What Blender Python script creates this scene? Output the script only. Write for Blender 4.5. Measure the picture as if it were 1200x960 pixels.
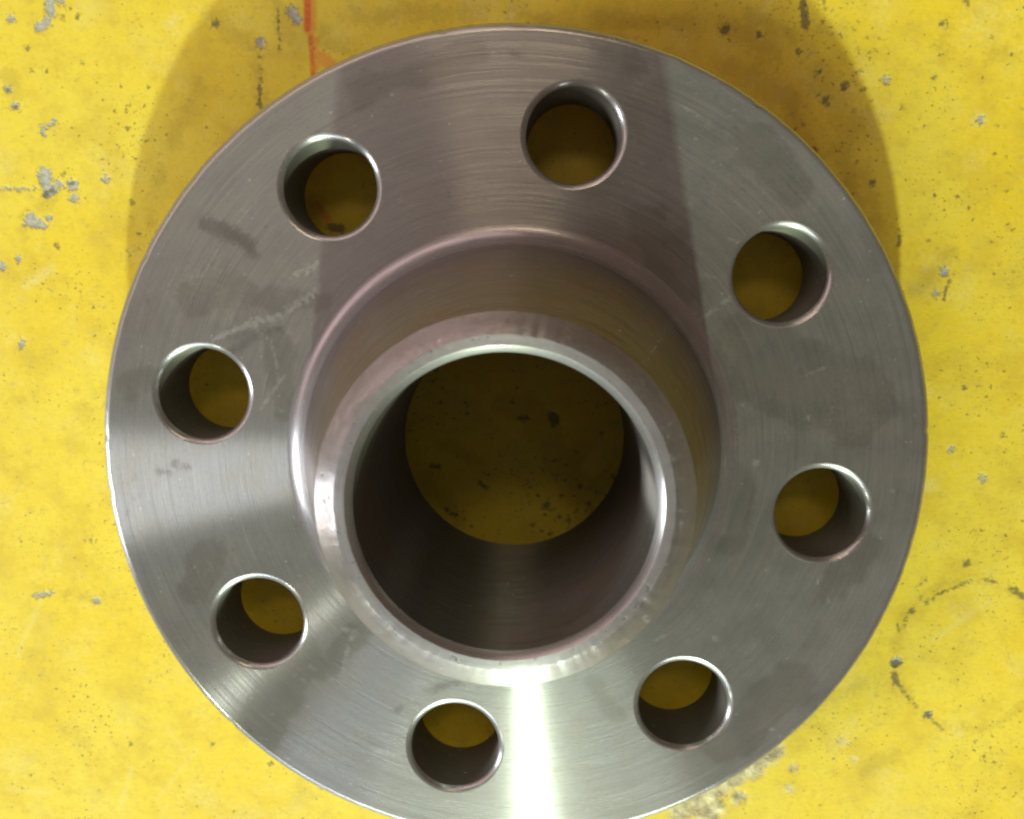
import bpy, math, random
import numpy as np
from mathutils import Vector, Matrix, noise

sc = bpy.context.scene
for o in list(bpy.data.objects):
    bpy.data.objects.remove(o)
MM = 0.001
COL = sc.collection

# ------------------------------------------------------------------ camera
cam = bpy.data.cameras.new('camera')
cam.sensor_width = 36.0
cam.lens = 36.0 * 1063.4 / 1200.0
cam.clip_start = 0.005
cam.clip_end = 60.0
cam_o = bpy.data.objects.new('camera', cam)
cam_o.location = (6.49 * MM, 45.49 * MM, 293.91 * MM)
cam_o.rotation_euler = (-0.1220, 0.0243, 0.0)
COL.objects.link(cam_o)
sc.camera = cam_o
cam.dof.use_dof = True
cam.dof.focus_distance = 0.255
cam.dof.aperture_fstop = 16.0

# ------------------------------------------------------------------ workshop light
world = bpy.data.worlds.new('World')
sc.world = world
world.use_nodes = True
bg = world.node_tree.nodes['Background']
bg.inputs['Color'].default_value = (1.0, 0.68, 0.50, 1)
bg.inputs['Strength'].default_value = 0.122

def area(name, az, elev, dist, w, h, power, color, shape='RECTANGLE'):
    L = bpy.data.lights.new(name, 'AREA')
    L.shape = shape
    L.size = w
    if shape != 'DISK':
        L.size_y = h
    L.energy = power
    L.color = color
    o = bpy.data.objects.new(name, L)
    a, e = math.radians(az), math.radians(elev)
    d = Vector((math.cos(a) * math.cos(e), math.sin(a) * math.cos(e), math.sin(e)))
    o.location = d * dist
    # local X stays horizontal, lamp faces the flange
    zax = d
    xax = Vector((-math.sin(a), math.cos(a), 0))
    yax = zax.cross(xax)
    o.rotation_euler = Matrix((xax, yax, zax)).transposed().to_euler()
    COL.objects.link(o)
    return o

area('work_lamp', 271.6, 28.3, 4.0, 0.13, 0.13, 158, (0.83, 1.0, 0.77), 'DISK')
area('window_light_front', 271.0, 34, 5.5, 3.4, 1.0, 135, (0.88, 1.0, 0.86))
area('window_light_front_left', 244.5, 34, 5.5, 1.15, 1.0, 32, (0.80, 0.88, 1.0))
area('window_light_left', 194.5, 25, 3.2, 0.72, 0.9, 54, (0.93, 0.96, 1.0))
area('strip_lamp_left', 228.0, 38, 4.5, 0.10, 1.0, 16, (0.93, 1.0, 0.85))
area('fill_light_rear', 135.0, 38, 4.5, 7.5, 2.4, 60, (1.0, 0.735, 0.71), 'ELLIPSE')  # added warm fill for the shadow side, not a known lamp
area('ceiling_lamp', 93.0, 62, 3.5, 0.90, 0.35, 7.5, (1.0, 0.80, 0.56))

sc.view_settings.view_transform = 'Standard'
sc.view_settings.look = 'None'
sc.view_settings.exposure = 0.0
sc.view_settings.gamma = 1.0
sc.view_settings.use_curve_mapping = False
sc.cycles.filter_width = 2.3
sc.cycles.max_bounces = 10
sc.cycles.sample_clamp_indirect = 6.0

# ------------------------------------------------------------------ wear marks, some painted shade and reflections: (x1, y1, x2, y2, radius) in millimetres
CHIPS = [(-145.5,138.2,-145.2,134.1,1.41), (-149,130,-149,130,1.69), (-146.7,131.5,-146.7,131.5,1.41), (-158,132.6,-158,132.6,1.13), (-141.7,137.6,-141.7,137.6,0.99), (-160.6,111.2,-160.6,111.2,1.13),
    (-158.5,106.2,-158.5,106.2,1.27), (-148.7,100.1,-146.1,101.1,0.56), (-150.7,99.3,-149.7,97.2,0.56), (-150.5,84.7,-150.5,84.7,2.25), (-150.5,85.2,-149.7,79.4,1.69), (-149.2,79.1,-145.7,82,1.13),
    (-141.6,81.5,-141.6,81.5,1.97), (-141.2,77.5,-141.2,77.5,1.41), (-165.2,80.5,-154.1,80.4,0.28), (-155.8,70.8,-155.8,70.8,1.97), (-157,69.9,-153.4,69.4,1.41), (-152.1,68.6,-152.1,68.6,1.13),
    (-150,71,-150,71,0.99), (-160.6,58.3,-160.6,58.3,0.85), (-166.4,55.8,-166.4,55.8,1.41), (-130.7,83.6,-130.7,83.6,1.13), (-161.6,30.1,-161.2,31.5,0.85), (115,112.7,115,112.7,1.27),
    (145,100.6,145,100.6,1.13), (136.4,54,136.4,54,1.41), (134.2,46.7,134.2,46.7,0.85), (-141.6,-56,-141.6,-56,1.13), (-162.3,-54.7,-156.9,-53.7,0.7), (127.8,-75,127.8,-75,1.69),
    (-69.3,134.5,-67.7,132,1.41), (-79.5,124.9,-79.5,124.9,1.41), (141.9,-3,141.9,-3,0.99), (152.6,-12.5,152.6,-12.5,1.13), (139.5,-93.7,139.5,-93.7,1.13),
    ]
DIRT = [(-141.7,132.8,-141.7,132.8,0.85), (-136.9,133,-136.9,133,0.85), (-153.7,123.8,-153.7,123.8,0.85), (-160.6,111.2,-160.6,111.2,0.7), (-158.2,105.9,-158.2,105.9,0.7), (-136.3,119.1,-136.3,119.1,0.7),
    (-152.5,116.8,-152.5,116.8,0.56), (-147.6,116.6,-147.6,116.6,0.56), (-150.9,78.6,-148,80.2,0.7), (-141.8,82.3,-141.8,82.3,0.85), (-144.4,85,-144.4,85,0.85), (-148,62.3,-148,62.3,0.99),
    (-122.5,76.3,-122.5,76.3,0.85), (-79.8,122.3,-79.7,112,0.28), (-80.2,112,-80.2,105.3,0.68), (-73.5,135.1,-73.4,122.3,0.23), (-93.5,130.6,-93.5,130.6,1.41), (88.7,135.4,90,128.8,1.27),
    (129.9,113.4,129.9,113.4,0.85), (120.4,104.5,120.4,104.5,0.85), (131.6,120.2,131.6,120.2,0.7), (132.9,129.8,130.8,129.1,0.56), (153.1,120.1,153.1,120.1,0.7), (138.2,136,138.5,134.8,0.7),
    (94.9,136.3,95.6,133.3,0.34), (121.9,66.7,121.6,62,0.56), (131.9,77.3,131.9,77.3,0.56), (138,50.7,136.7,45.4,0.56), (144.8,16.8,144.8,16.8,0.85), (158,1.6,158,1.6,0.7),
    (127.8,-75.9,127.8,-75.9,1.69), (127.4,-79.5,128.1,-82.4,1.13), (128.7,-82.4,131.2,-86,0.7), (131.8,-86.9,135.7,-90.8,0.42), (139.5,-93.7,139.5,-93.7,1.27), (140.5,-95.2,144.6,-98.8,0.37),
    (136.5,-54.8,140,-52.2,0.56), (140.5,-51.6,150.9,-47.1,0.51), (154.2,-46.5,159.2,-47.4,0.42), (164.1,-49.4,168.5,-52.5,0.99), (149.1,-41.1,149.1,-41.1,1.41), (133.4,-49,136.1,-46.7,0.37),
    (132.2,-57.5,132.2,-57.5,1.13), (130,-63.1,130.3,-58.7,0.34), (128,-62.5,128.3,-64,0.56), (135,-52.8,135,-52.8,0.7), (-103.7,-106.8,-103.7,-106.8,0.85), (-84,-114,-84,-114,0.85),
    (-132.5,-107.4,-132.5,-107.4,0.7), (-142.7,-35.5,-142.7,-35.5,0.56), (12.7,7.2,13.3,5.5,1.69), (1.6,6.6,4.4,6.4,0.85), (-11.4,-15,-9.1,-16.7,0.7), (27.6,-30.9,27.6,-30.9,1.41),
    (18.5,-27.5,18.5,-27.5,0.85), (10.6,-22.4,10.6,-22.4,1.13), (14.9,-26.1,14.9,-26.1,0.85), (24.7,-21.7,24.7,-21.7,0.85), (28.9,-24.6,28.9,-24.6,0.7), (-22.7,-24,-19.1,-26,0.7),
    (-27.4,-9.1,-24.6,-9.9,0.7), (6.4,-29,6.4,-29,0.85), (12.1,-31.9,12.1,-31.9,0.85), (16.2,-18.9,16.2,-18.9,0.7), (21.8,-16,21.8,-16,0.85), (-18.9,-6.2,-18.9,-6.2,0.56),
    (-0.7,12.2,-0.7,12.2,0.7), (33,-13.1,33,-13.1,0.7), (-58.6,68.1,-55.3,67.6,1.41), (102.5,111,102.5,111,1.41), (94.5,114.9,94.5,114.9,0.85), (97,106.4,97,106.4,1.41),
    (105.5,103.3,105.5,103.3,0.56), (108.4,109.7,108.4,109.7,0.85), (87.7,121.3,87.7,121.3,0.85), (112.4,81.2,112.4,81.2,1.13), (65.2,127.8,65.2,127.8,1.69), (94.1,91.7,94.1,91.7,1.13),
    (75.7,126.4,75.7,126.4,1.13), (18.1,-26.1,18.1,-26.1,0.38), (20,-25.1,20,-25.1,0.38), (35.1,-17.5,35.1,-17.5,0.53), (20.2,-30.9,20.2,-30.9,0.33), (20.2,-25.8,20.2,-25.8,0.31),
    (36.6,-17.9,36.6,-17.9,0.54), (19.9,-19.2,19.9,-19.2,0.35), (4.9,-15.9,4.9,-15.9,0.56), (21.1,-21.3,21.1,-21.3,0.46), (11.3,-16.6,11.3,-16.6,0.3), (12.9,-23.7,12.9,-23.7,0.59),
    (27,-17.2,27,-17.2,0.34), (29.9,-18.6,29.9,-18.6,0.57), (25.3,-17,25.3,-17,0.39), (7.9,-19.3,7.9,-19.3,0.29), (10.7,-34.2,10.7,-34.2,0.24), (32.8,-25.6,32.8,-25.6,0.34),
    (5.2,-21.7,5.2,-21.7,0.36), (25.1,-23.1,25.1,-23.1,0.39), (22.4,-31.7,22.4,-31.7,0.33), (6.2,-31.5,6.2,-31.5,0.35), (-5.1,-18.4,-5.1,-18.4,0.27), (25.2,-24.9,25.2,-24.9,0.53),
    (11.4,-20.1,11.4,-20.1,0.36), (23.2,-29.5,23.2,-29.5,0.24), (9.8,-10.5,9.8,-10.5,0.6), (14.9,-7.3,14.9,-7.3,0.23), (10.6,-39.3,10.6,-39.3,0.53), (-5.2,-31.4,-5.2,-31.4,0.47),
    (21.5,-18.4,21.5,-18.4,0.3), (11.9,-24.4,11.9,-24.4,0.38), (27.5,-21.8,27.5,-21.8,0.23), (24.3,-24.2,24.3,-24.2,0.53), (11.6,-27.2,11.6,-27.2,0.26), (29.4,-22.4,29.4,-22.4,0.31),
    (21.2,-23.9,21.2,-23.9,0.29), (14.8,-20,14.8,-20,0.24), (9.2,-23.5,9.2,-23.5,0.62), (27.7,-28.5,27.7,-28.5,0.53), (-10.6,-33.5,-10.6,-33.5,0.41), (18.3,-29.7,18.3,-29.7,0.24),
    (10.2,-25.5,10.2,-25.5,0.58), (24,-16.7,24,-16.7,0.24), (17.5,-27.9,17.5,-27.9,0.31), (20.4,-35.9,20.4,-35.9,0.28), (42.2,-27.6,42.2,-27.6,0.45), (29.1,-22.7,29.1,-22.7,0.58),
    (6.3,-14,6.3,-14,0.52), (12.7,-23.3,12.7,-23.3,0.31), (34.5,-13.5,34.5,-13.5,0.59), (9.2,-31.2,9.2,-31.2,0.54), (4.7,-14.2,4.7,-14.2,0.43), (8,-15.3,8,-15.3,0.33),
    (42.4,-15.7,42.4,-15.7,0.25), (45.8,-20.1,45.8,-20.1,0.49), (40.9,-26.8,40.9,-26.8,0.28), (34,-21.2,34,-21.2,0.25), (25.7,-31,25.7,-31,0.45), (17,-8.8,17,-8.8,0.31),
    (43.1,-23.3,43.1,-23.3,0.23), (108.7,125.1,108.7,125.1,0.49), (106.8,84,106.8,84,0.4), (109,120.6,109,120.6,0.44), (88.2,83.3,88.2,83.3,0.48), (93.2,103.2,93.2,103.2,0.21),
    (75.4,99.6,75.4,99.6,0.38), (109.4,98.7,109.4,98.7,0.25), (89.2,90.2,89.2,90.2,0.39), (74.8,86.4,74.8,86.4,0.5), (77.4,102.4,77.4,102.4,0.34), (105.5,114.7,105.5,114.7,0.28),
    (94.8,79.2,94.8,79.2,0.23), (78.7,98.2,78.7,98.2,0.52), (94.6,108.2,94.6,108.2,0.51), (104.5,127.7,104.5,127.7,0.52), (81.5,115.4,81.5,115.4,0.5), (91.7,88.5,91.7,88.5,0.26),
    (108.7,121.9,108.7,121.9,0.25), (93.7,113.3,93.7,113.3,0.4), (111.3,93.2,111.3,93.2,0.2), (86.7,102.3,86.7,102.3,0.38), (103,105.5,103,105.5,0.22), (84.6,85.8,84.6,85.8,0.33),
    (106.4,78.1,106.4,78.1,0.43), (101.7,98.7,101.7,98.7,0.31), (111,106.4,111,106.4,0.53), (87.1,84.7,87.1,84.7,0.49), (98.8,107.8,98.8,107.8,0.25), (105,112,105,112,0.44),
    (78.5,127.1,78.5,127.1,0.25), (106.1,121.8,106.1,121.8,0.53), (89.2,100.6,89.2,100.6,0.33), (98.3,126.4,98.3,126.4,0.34), (111.2,121.7,111.2,121.7,0.44), (86.8,115.4,86.8,115.4,0.21),
    (75.4,80.2,75.4,80.2,0.5), (107.3,87.9,107.3,87.9,0.55), (80.5,100.2,80.5,100.2,0.38), (98.3,80.8,98.3,80.8,0.48), (112.4,125,112.4,125,0.44), (102,91.3,102,91.3,0.42),
    (107.3,115.2,107.3,115.2,0.54), (90.6,99.3,90.6,99.3,0.53), (102.1,114.8,102.1,114.8,0.28), (87.4,97.8,87.4,97.8,0.56), (28.5,1.6,28.5,1.6,0.34), (22.8,8.8,22.8,8.8,0.35),
    (-33.2,14.8,-33.2,14.8,0.4), (14.3,-11.8,14.3,-11.8,0.33), (32.4,-12.3,32.4,-12.3,0.25), (-30,-34.8,-30,-34.8,0.56), (30.2,-11,30.2,-11,0.31), (-27.8,10.3,-27.8,10.3,0.28),
    (31,-29.3,31,-29.3,0.48), (-23.8,11.5,-23.8,11.5,0.31), (31.8,16.2,31.8,16.2,0.49), (13.4,-7.6,13.4,-7.6,0.55), (-15.9,-6.3,-15.9,-6.3,0.25), (-27.3,24.2,-27.3,24.2,0.31),
    (-25.5,22.4,-25.5,22.4,0.56), (-14.2,-29.4,-14.2,-29.4,0.45), (17,-14.3,17,-14.3,0.55), (27.3,-18.3,27.3,-18.3,0.4), (14.4,-18.7,14.4,-18.7,0.4), (0.9,16.7,0.9,16.7,0.51),
    (-0.4,22,-0.4,22,0.26), (26.8,10.5,26.8,10.5,0.34), (13.6,-27.4,13.6,-27.4,0.32), (-7.2,0.1,-7.2,0.1,0.21), (26.7,25,26.7,25,0.55), (-23.5,16.5,-23.5,16.5,0.51),
    (23.2,12,23.2,12,0.4), (-0.9,-18.4,-0.9,-18.4,0.26), (23.8,-35.9,23.8,-35.9,0.46), (30.5,-32.1,30.5,-32.1,0.34), (25.2,-25.6,25.2,-25.6,0.41), (-26.9,-12.3,-26.9,-12.3,0.53),
    (-13,-14,-13,-14,0.53), (7.6,23.9,7.6,23.9,0.43), (-16.5,-27.3,-16.5,-27.3,0.44), (139.1,52.8,139.1,52.8,0.39), (139.8,58.7,139.8,58.7,0.47), (157.8,53.9,157.8,53.9,0.4),
    (149.9,80.4,149.9,80.4,0.36), (157.5,103.8,157.5,103.8,0.22), (149.8,90.4,149.8,90.4,0.37), (144.7,113.3,144.7,113.3,0.26), (131,63.7,131,63.7,0.48), (147,125.4,147,125.4,0.5),
    (153.4,89.4,153.4,89.4,0.2), (154.6,78.7,154.6,78.7,0.39), (129,68.3,129,68.3,0.21), (140.4,122.9,140.4,122.9,0.31), (156.9,66.8,156.9,66.8,0.45), (136.1,100.6,136.1,100.6,0.38),
    (127.9,98.5,127.9,98.5,0.5), (153.3,55.9,153.3,55.9,0.29), (150.8,63,150.8,63,0.42), (139.3,120.2,139.3,120.2,0.2), (157.9,49.3,157.9,49.3,0.28), (150.5,98.9,150.5,98.9,0.39),
    (152.7,106.8,152.7,106.8,0.39), (135.4,89.2,135.4,89.2,0.21), (134.4,110,134.4,110,0.48), (132.8,65.9,132.8,65.9,0.22),
    ]
SCUFFS = [(140,-66.9,157.4,-54.1,0.7), (-109.7,-109.6,-123.9,-127.1,0.45), (-119.7,-100.5,-114.2,-109.7,0.28), (-176.5,-124.7,-161.5,-126,0.7), (-107.5,130.7,-107.5,130.7,1.13), (-0.7,135.8,-0.7,129.5,1.13),
    (143.6,-8.3,143.6,-8.3,0.85), (141.4,-3.3,141.4,-3.3,1.41), (152.1,-13.1,152.1,-13.1,1.41), (144.5,100.6,144.5,100.6,2.54), (130.5,54.8,130.5,54.8,1.13), (112.1,-103.8,112.1,-103.8,1.69),
    (114.6,-96.1,114.6,-96.1,1.41), (150.4,-100.3,150.4,-100.3,1.69), (126.9,-114.3,126.9,-114.3,1.13), (-170.2,-76.5,-160,-55.2,0.56), (-132.4,-116.2,-137.7,-132,0.85), (-150.1,55,-158.9,49.5,1.69),
    (-143.9,42.6,-143.9,42.6,0.85), (135.7,-15.4,135.7,-15.4,2.25), (-106.1,132.3,-106.1,132.3,1.13), (73,129,79.3,136.5,0.56),
    ]
WORN = [(87.8,-107.1,58,-128.6,3.94), (81.3,-113.4,81.3,-113.4,4.23), (87.8,-108.7,87.8,-108.7,2.82), (66.7,-128.4,66.7,-128.4,5.63), (76.8,-124.2,76.8,-124.2,2.54), (94,-120.9,94,-120.9,1.41),
    (95.2,-113.2,95.2,-113.2,1.41), (56.5,-130.8,56.5,-130.8,2.82), (110.6,-103.2,110.6,-103.2,0.85), (115.2,-109.8,115.2,-109.8,0.85),
    ]
RED_LINE = [(-64.1,147.6,-64.6,128.9,1.18), (-63.6,126.6,-63.1,114,0.9),
    ]
RED_FAINT = [(-62.2,75.1,-59.6,70.3,1.41), (-63,147.6,-63.5,128.9,1.69), (-60.8,120.7,-57.4,118.1,1.97), (-62,126.1,-61.7,117.1,0.85),
    ]
SMUDGES_HOLE_SHADE = [(175.1,-72.4,174.9,-78.7,0.62), (174.9,-78.7,173.3,-84.6,0.62), (173.3,-84.6,170.4,-89.9,0.62), (170.4,-89.9,166.4,-94.1,0.62), (166.4,-94.1,161.5,-97.2,0.62), (161.5,-97.2,156,-98.8,0.62),  # floor smudges, plus shade painted into the upper bolt holes
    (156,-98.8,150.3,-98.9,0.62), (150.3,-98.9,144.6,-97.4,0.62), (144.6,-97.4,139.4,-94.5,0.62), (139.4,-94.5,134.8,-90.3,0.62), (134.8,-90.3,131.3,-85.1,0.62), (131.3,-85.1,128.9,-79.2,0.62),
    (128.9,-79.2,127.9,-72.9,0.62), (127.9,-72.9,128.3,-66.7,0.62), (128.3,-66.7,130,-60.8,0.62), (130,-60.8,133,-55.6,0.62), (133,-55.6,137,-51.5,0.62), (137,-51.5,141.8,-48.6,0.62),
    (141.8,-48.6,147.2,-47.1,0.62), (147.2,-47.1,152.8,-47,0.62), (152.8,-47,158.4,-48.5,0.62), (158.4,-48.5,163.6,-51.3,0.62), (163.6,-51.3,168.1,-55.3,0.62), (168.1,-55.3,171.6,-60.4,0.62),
    (171.6,-60.4,174,-66.2,0.62), (174,-66.2,175.1,-72.4,0.62), (-62.5,85.7,-60.2,91,3.94), (-63.9,76.5,-62.1,71.1,2.82), (15.4,101.2,26.1,102.4,6.2), (12.8,94.7,27.5,95.9,3.38),  # the wide strokes from here darken the shaded bolt holes
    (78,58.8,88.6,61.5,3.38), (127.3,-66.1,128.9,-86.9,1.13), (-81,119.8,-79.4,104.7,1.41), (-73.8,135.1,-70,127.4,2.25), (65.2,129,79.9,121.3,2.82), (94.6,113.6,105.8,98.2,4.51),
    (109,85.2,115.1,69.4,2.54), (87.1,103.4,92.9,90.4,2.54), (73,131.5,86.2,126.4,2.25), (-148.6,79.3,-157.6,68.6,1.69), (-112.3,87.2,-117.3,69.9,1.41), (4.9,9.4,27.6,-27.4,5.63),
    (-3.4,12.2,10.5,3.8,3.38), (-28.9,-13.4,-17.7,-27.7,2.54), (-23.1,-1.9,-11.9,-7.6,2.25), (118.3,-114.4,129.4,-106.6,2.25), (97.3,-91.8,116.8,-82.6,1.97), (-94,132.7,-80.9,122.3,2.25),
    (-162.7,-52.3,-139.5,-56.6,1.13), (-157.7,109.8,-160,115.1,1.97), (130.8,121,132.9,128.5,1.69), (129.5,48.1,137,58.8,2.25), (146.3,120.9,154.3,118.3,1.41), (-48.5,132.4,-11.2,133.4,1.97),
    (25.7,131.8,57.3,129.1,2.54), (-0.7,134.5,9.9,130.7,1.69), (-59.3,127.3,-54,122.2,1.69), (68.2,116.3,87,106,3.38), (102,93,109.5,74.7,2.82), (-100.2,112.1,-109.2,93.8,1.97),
    ]
FACE_FILM_REFLECT = [(-68.5,33,-66.6,14.2,4.56), (-87.2,66.1,-74.8,60,2.28), (-113.2,20.4,-104.2,22.9,3.54), (-69.3,46.6,-56.4,44.9,3.29), (69.2,28.2,99.1,15.9,12.66), (67.8,-6.9,65.9,-27.5,4.05),  # olive film patches, and dark reflections painted onto the face
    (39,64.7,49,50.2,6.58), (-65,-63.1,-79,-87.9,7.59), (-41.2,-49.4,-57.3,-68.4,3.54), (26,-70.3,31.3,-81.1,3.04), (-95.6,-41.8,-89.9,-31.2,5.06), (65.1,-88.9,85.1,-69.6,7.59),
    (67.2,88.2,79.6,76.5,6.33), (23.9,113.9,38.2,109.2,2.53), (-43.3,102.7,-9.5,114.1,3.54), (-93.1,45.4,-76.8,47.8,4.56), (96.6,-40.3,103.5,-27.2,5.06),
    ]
FACE_SMEARS = [(-87.3,33.5,-76.6,38,0.76), (-80.9,36.7,-67,40,0.63), (-77.1,39.2,-64.5,41.4,0.51), (-68.3,40,-55.6,47.3,0.76), (-65.7,42.9,-54.8,49.5,0.38), (-62.9,52.2,-55.4,56.4,0.51),
    (-65.5,50.3,-61.7,52.2,0.41), (-59.2,52.7,-56.1,54.7,0.3), (-74.6,36.7,-70.5,33,0.28), (-70.5,33,-68.7,26.8,0.28), (-68.7,26.8,-69.1,21.5,0.28), (-66.3,23.5,-73.9,13.4,0.33),
    (53.4,38.5,63.7,46.4,0.41), (53.2,38.5,53.2,38.5,1.27), (-50.9,-54,-47.1,-55.4,0.76), (-48.9,-57,-48.9,-57,1.01), (-49.8,-60.2,-51.5,-67,0.63), (-52,-67,-51,-69.5,0.38),
    (-42,-93,-34.1,-94.3,1.01), (-66.5,-68.5,-62.6,-71.2,0.3), (-61.9,-65.8,-54.7,-69.8,0.3), (-62.3,-78.9,-62.3,-78.9,0.76), (-32.7,-83.2,-32.7,-83.2,0.76), (-32.7,-86.3,-32.7,-86.3,0.89),
    (81.8,-86.5,81.8,-86.5,1.01), (79.2,-84.6,79.2,-84.6,0.76), (-9.5,106,-9.5,106,0.51), (34.9,89.5,34.9,89.5,0.51), (36.7,83.2,36.7,83.2,0.66), (51.7,89.5,51.7,89.5,0.76),
    (47.9,98.8,52.2,96.4,0.38), (62.7,97.5,61,96.6,0.51), (56.9,83.6,56.9,83.6,0.63), (82.7,26.3,82.7,26.3,0.63), (86.2,10.9,86.2,10.9,0.76), (71.9,-2,71.4,-3,0.63),
    (67.1,14.6,67.1,14.6,0.51), (61.1,-55.9,61.1,-55.9,0.76), (55.3,-58.1,55.3,-58.1,0.51), (17.8,-80.7,22.2,-77.1,0.51), (111.7,-10.5,111.7,-10.5,0.51), (101.2,-59.3,101.2,-59.3,0.51),
    (-67.9,12.4,-67.9,12.4,0.56), (-95.8,-33.9,-95.3,-36,0.51), (-106.4,-38.7,-106.4,-38.7,0.51), (17.2,-109,17.2,-109,0.76), (20.1,-108.6,20.1,-108.6,0.63), (47.1,-95.5,52.3,-94.6,0.38),
    (55.6,52.3,59.9,50.4,0.2), (-31.5,74.9,-31.8,72.7,0.2), (88.9,-13.9,86.4,-8.7,0.2), (42.6,-57,47.1,-54.7,0.2), (-83.6,-49.2,-84.2,-44,0.2), (94.1,-43.1,94.7,-45.3,0.2),
    (-55.7,-70.4,-57.7,-68.1,0.2), (-20.5,91.4,-17.1,86,0.2), (36.8,103.5,35.5,106.1,0.2), (18.9,108.1,12.3,109.5,0.2), (84.1,23,90.6,25.5,0.2), (19.7,72.6,16.6,68.5,0.2),
    (-75.8,68.7,-77.4,70.9,0.2), (82.3,45.1,84.5,47.2,0.2), (92.9,8.3,93.6,14.3,0.2), (61.9,62.5,65.5,60.5,0.2),
    ]
FACE_DARK = [(-88.5,66.9,-83.1,65.4,2.03), (-83.1,65.4,-75.8,61.3,2.28), (-76.3,60,-73.9,57.6,1.27), (-106.4,44.9,-106.4,44.9,1.27), (-100.3,-3.3,-100.3,-3.3,1.52), (-98.6,-4.6,-96,-4.3,1.01),  # first strokes paint a dark reflection at upper left, the rest are stains
    (-105.6,-5.9,-101.8,-6.4,1.01), (-114.2,-8.3,-112.1,-7.8,0.51), (-115.8,-18.2,-115.8,-18.2,1.01), (-113.8,-14.5,-111.6,-13,0.51), (-98.2,-19.1,-98.2,-19.1,0.61), (-83.4,-29.8,-83.4,-29.8,0.63),
    (-51.5,63.2,-51.5,63.2,2.03), (-17.7,76.3,-18.4,73.4,0.56), (0.1,113.6,2.9,112.6,1.01), (43.9,60.8,43.9,60.8,1.01), (-41.5,109,-41.5,109,1.01), (-37,104.3,-37,104.3,0.51),
    (-25.5,-73.6,-19.4,-71.3,1.52), (-19.4,-71.3,-15.5,-70.7,1.01), (-33.9,-79.1,-35.2,-80,1.01), (-67.1,36.7,-82.3,34.2,1.01), (-81.5,-85.7,-80.3,-88.5,0.63), (21.5,117.3,23.4,115.5,0.51),
    (-87.6,26.7,-74.7,34.2,1.27), (57.4,101,57.4,101,0.76), (-77,-3.9,-77,-3.9,0.35), (7.5,-63.2,7.5,-63.2,0.25), (10.5,-75.2,10.5,-75.2,0.16), (-49.4,52.3,-49.4,52.3,0.24),
    (-51,-50.8,-51,-50.8,0.36), (-78.1,33.7,-78.1,33.7,0.27), (12,-105.1,12,-105.1,0.2), (8.6,99.4,8.6,99.4,0.34), (37.3,-107.2,37.3,-107.2,0.38), (-90.5,-74.5,-90.5,-74.5,0.25),
    (92.2,11.3,92.2,11.3,0.28), (-70.7,65.9,-70.7,65.9,0.31), (75.3,44,75.3,44,0.3), (40.6,100.8,40.6,100.8,0.25), (84.3,29.6,84.3,29.6,0.4), (-85.4,1.5,-85.4,1.5,0.21),
    (35.5,102.6,35.5,102.6,0.27), (-21.4,-83.2,-21.4,-83.2,0.2), (103.5,18,103.5,18,0.27), (-7.7,73.6,-7.7,73.6,0.21), (-68.6,58.8,-68.6,58.8,0.3), (-16.6,-103.8,-16.6,-103.8,0.15),
    (-79.8,61.2,-79.8,61.2,0.37), (107.3,35.6,107.3,35.6,0.19), (-70.1,-18.5,-70.1,-18.5,0.37), (-41.7,-79.8,-41.7,-79.8,0.21), (-21.4,95.7,-21.4,95.7,0.16), (17.9,71,17.9,71,0.27),
    (-17.2,82.5,-17.2,82.5,0.33), (-41.7,-104.4,-41.7,-104.4,0.23), (81.9,-50.9,81.9,-50.9,0.28), (-26.8,93,-26.8,93,0.29), (-51.5,-62,-51.5,-62,0.4), (40.6,100,40.6,100,0.27),
    (-87.7,-27.4,-87.7,-27.4,0.25), (-73.1,-26.6,-73.1,-26.6,0.33), (9,-83.7,9,-83.7,0.28), (-90.9,-5.5,-90.9,-5.5,0.33), (6.4,103.6,6.4,103.6,0.37), (74.2,49.6,74.2,49.6,0.31),
    (83.6,3.8,83.6,3.8,0.23), (74.5,-33.2,74.5,-33.2,0.39), (97.5,34.7,97.5,34.7,0.2), (-6.8,-115.1,-6.8,-115.1,0.23), (-30.2,75.5,-30.2,75.5,0.3), (-87.2,-12.3,-87.2,-12.3,0.31),
    (-9.8,-72.8,-9.8,-72.8,0.4), (-17.4,71.1,-17.4,71.1,0.28), (5.7,-63.6,5.7,-63.6,0.29), (66.8,58.8,66.8,58.8,0.19), (74.6,-16.6,74.6,-16.6,0.25), (61,97.7,61,97.7,0.38),
    (82.6,67.1,82.6,67.1,0.34), (-74,66.7,-74,66.7,0.27), (-50,-61.9,-50,-61.9,0.31),
    ]
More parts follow.
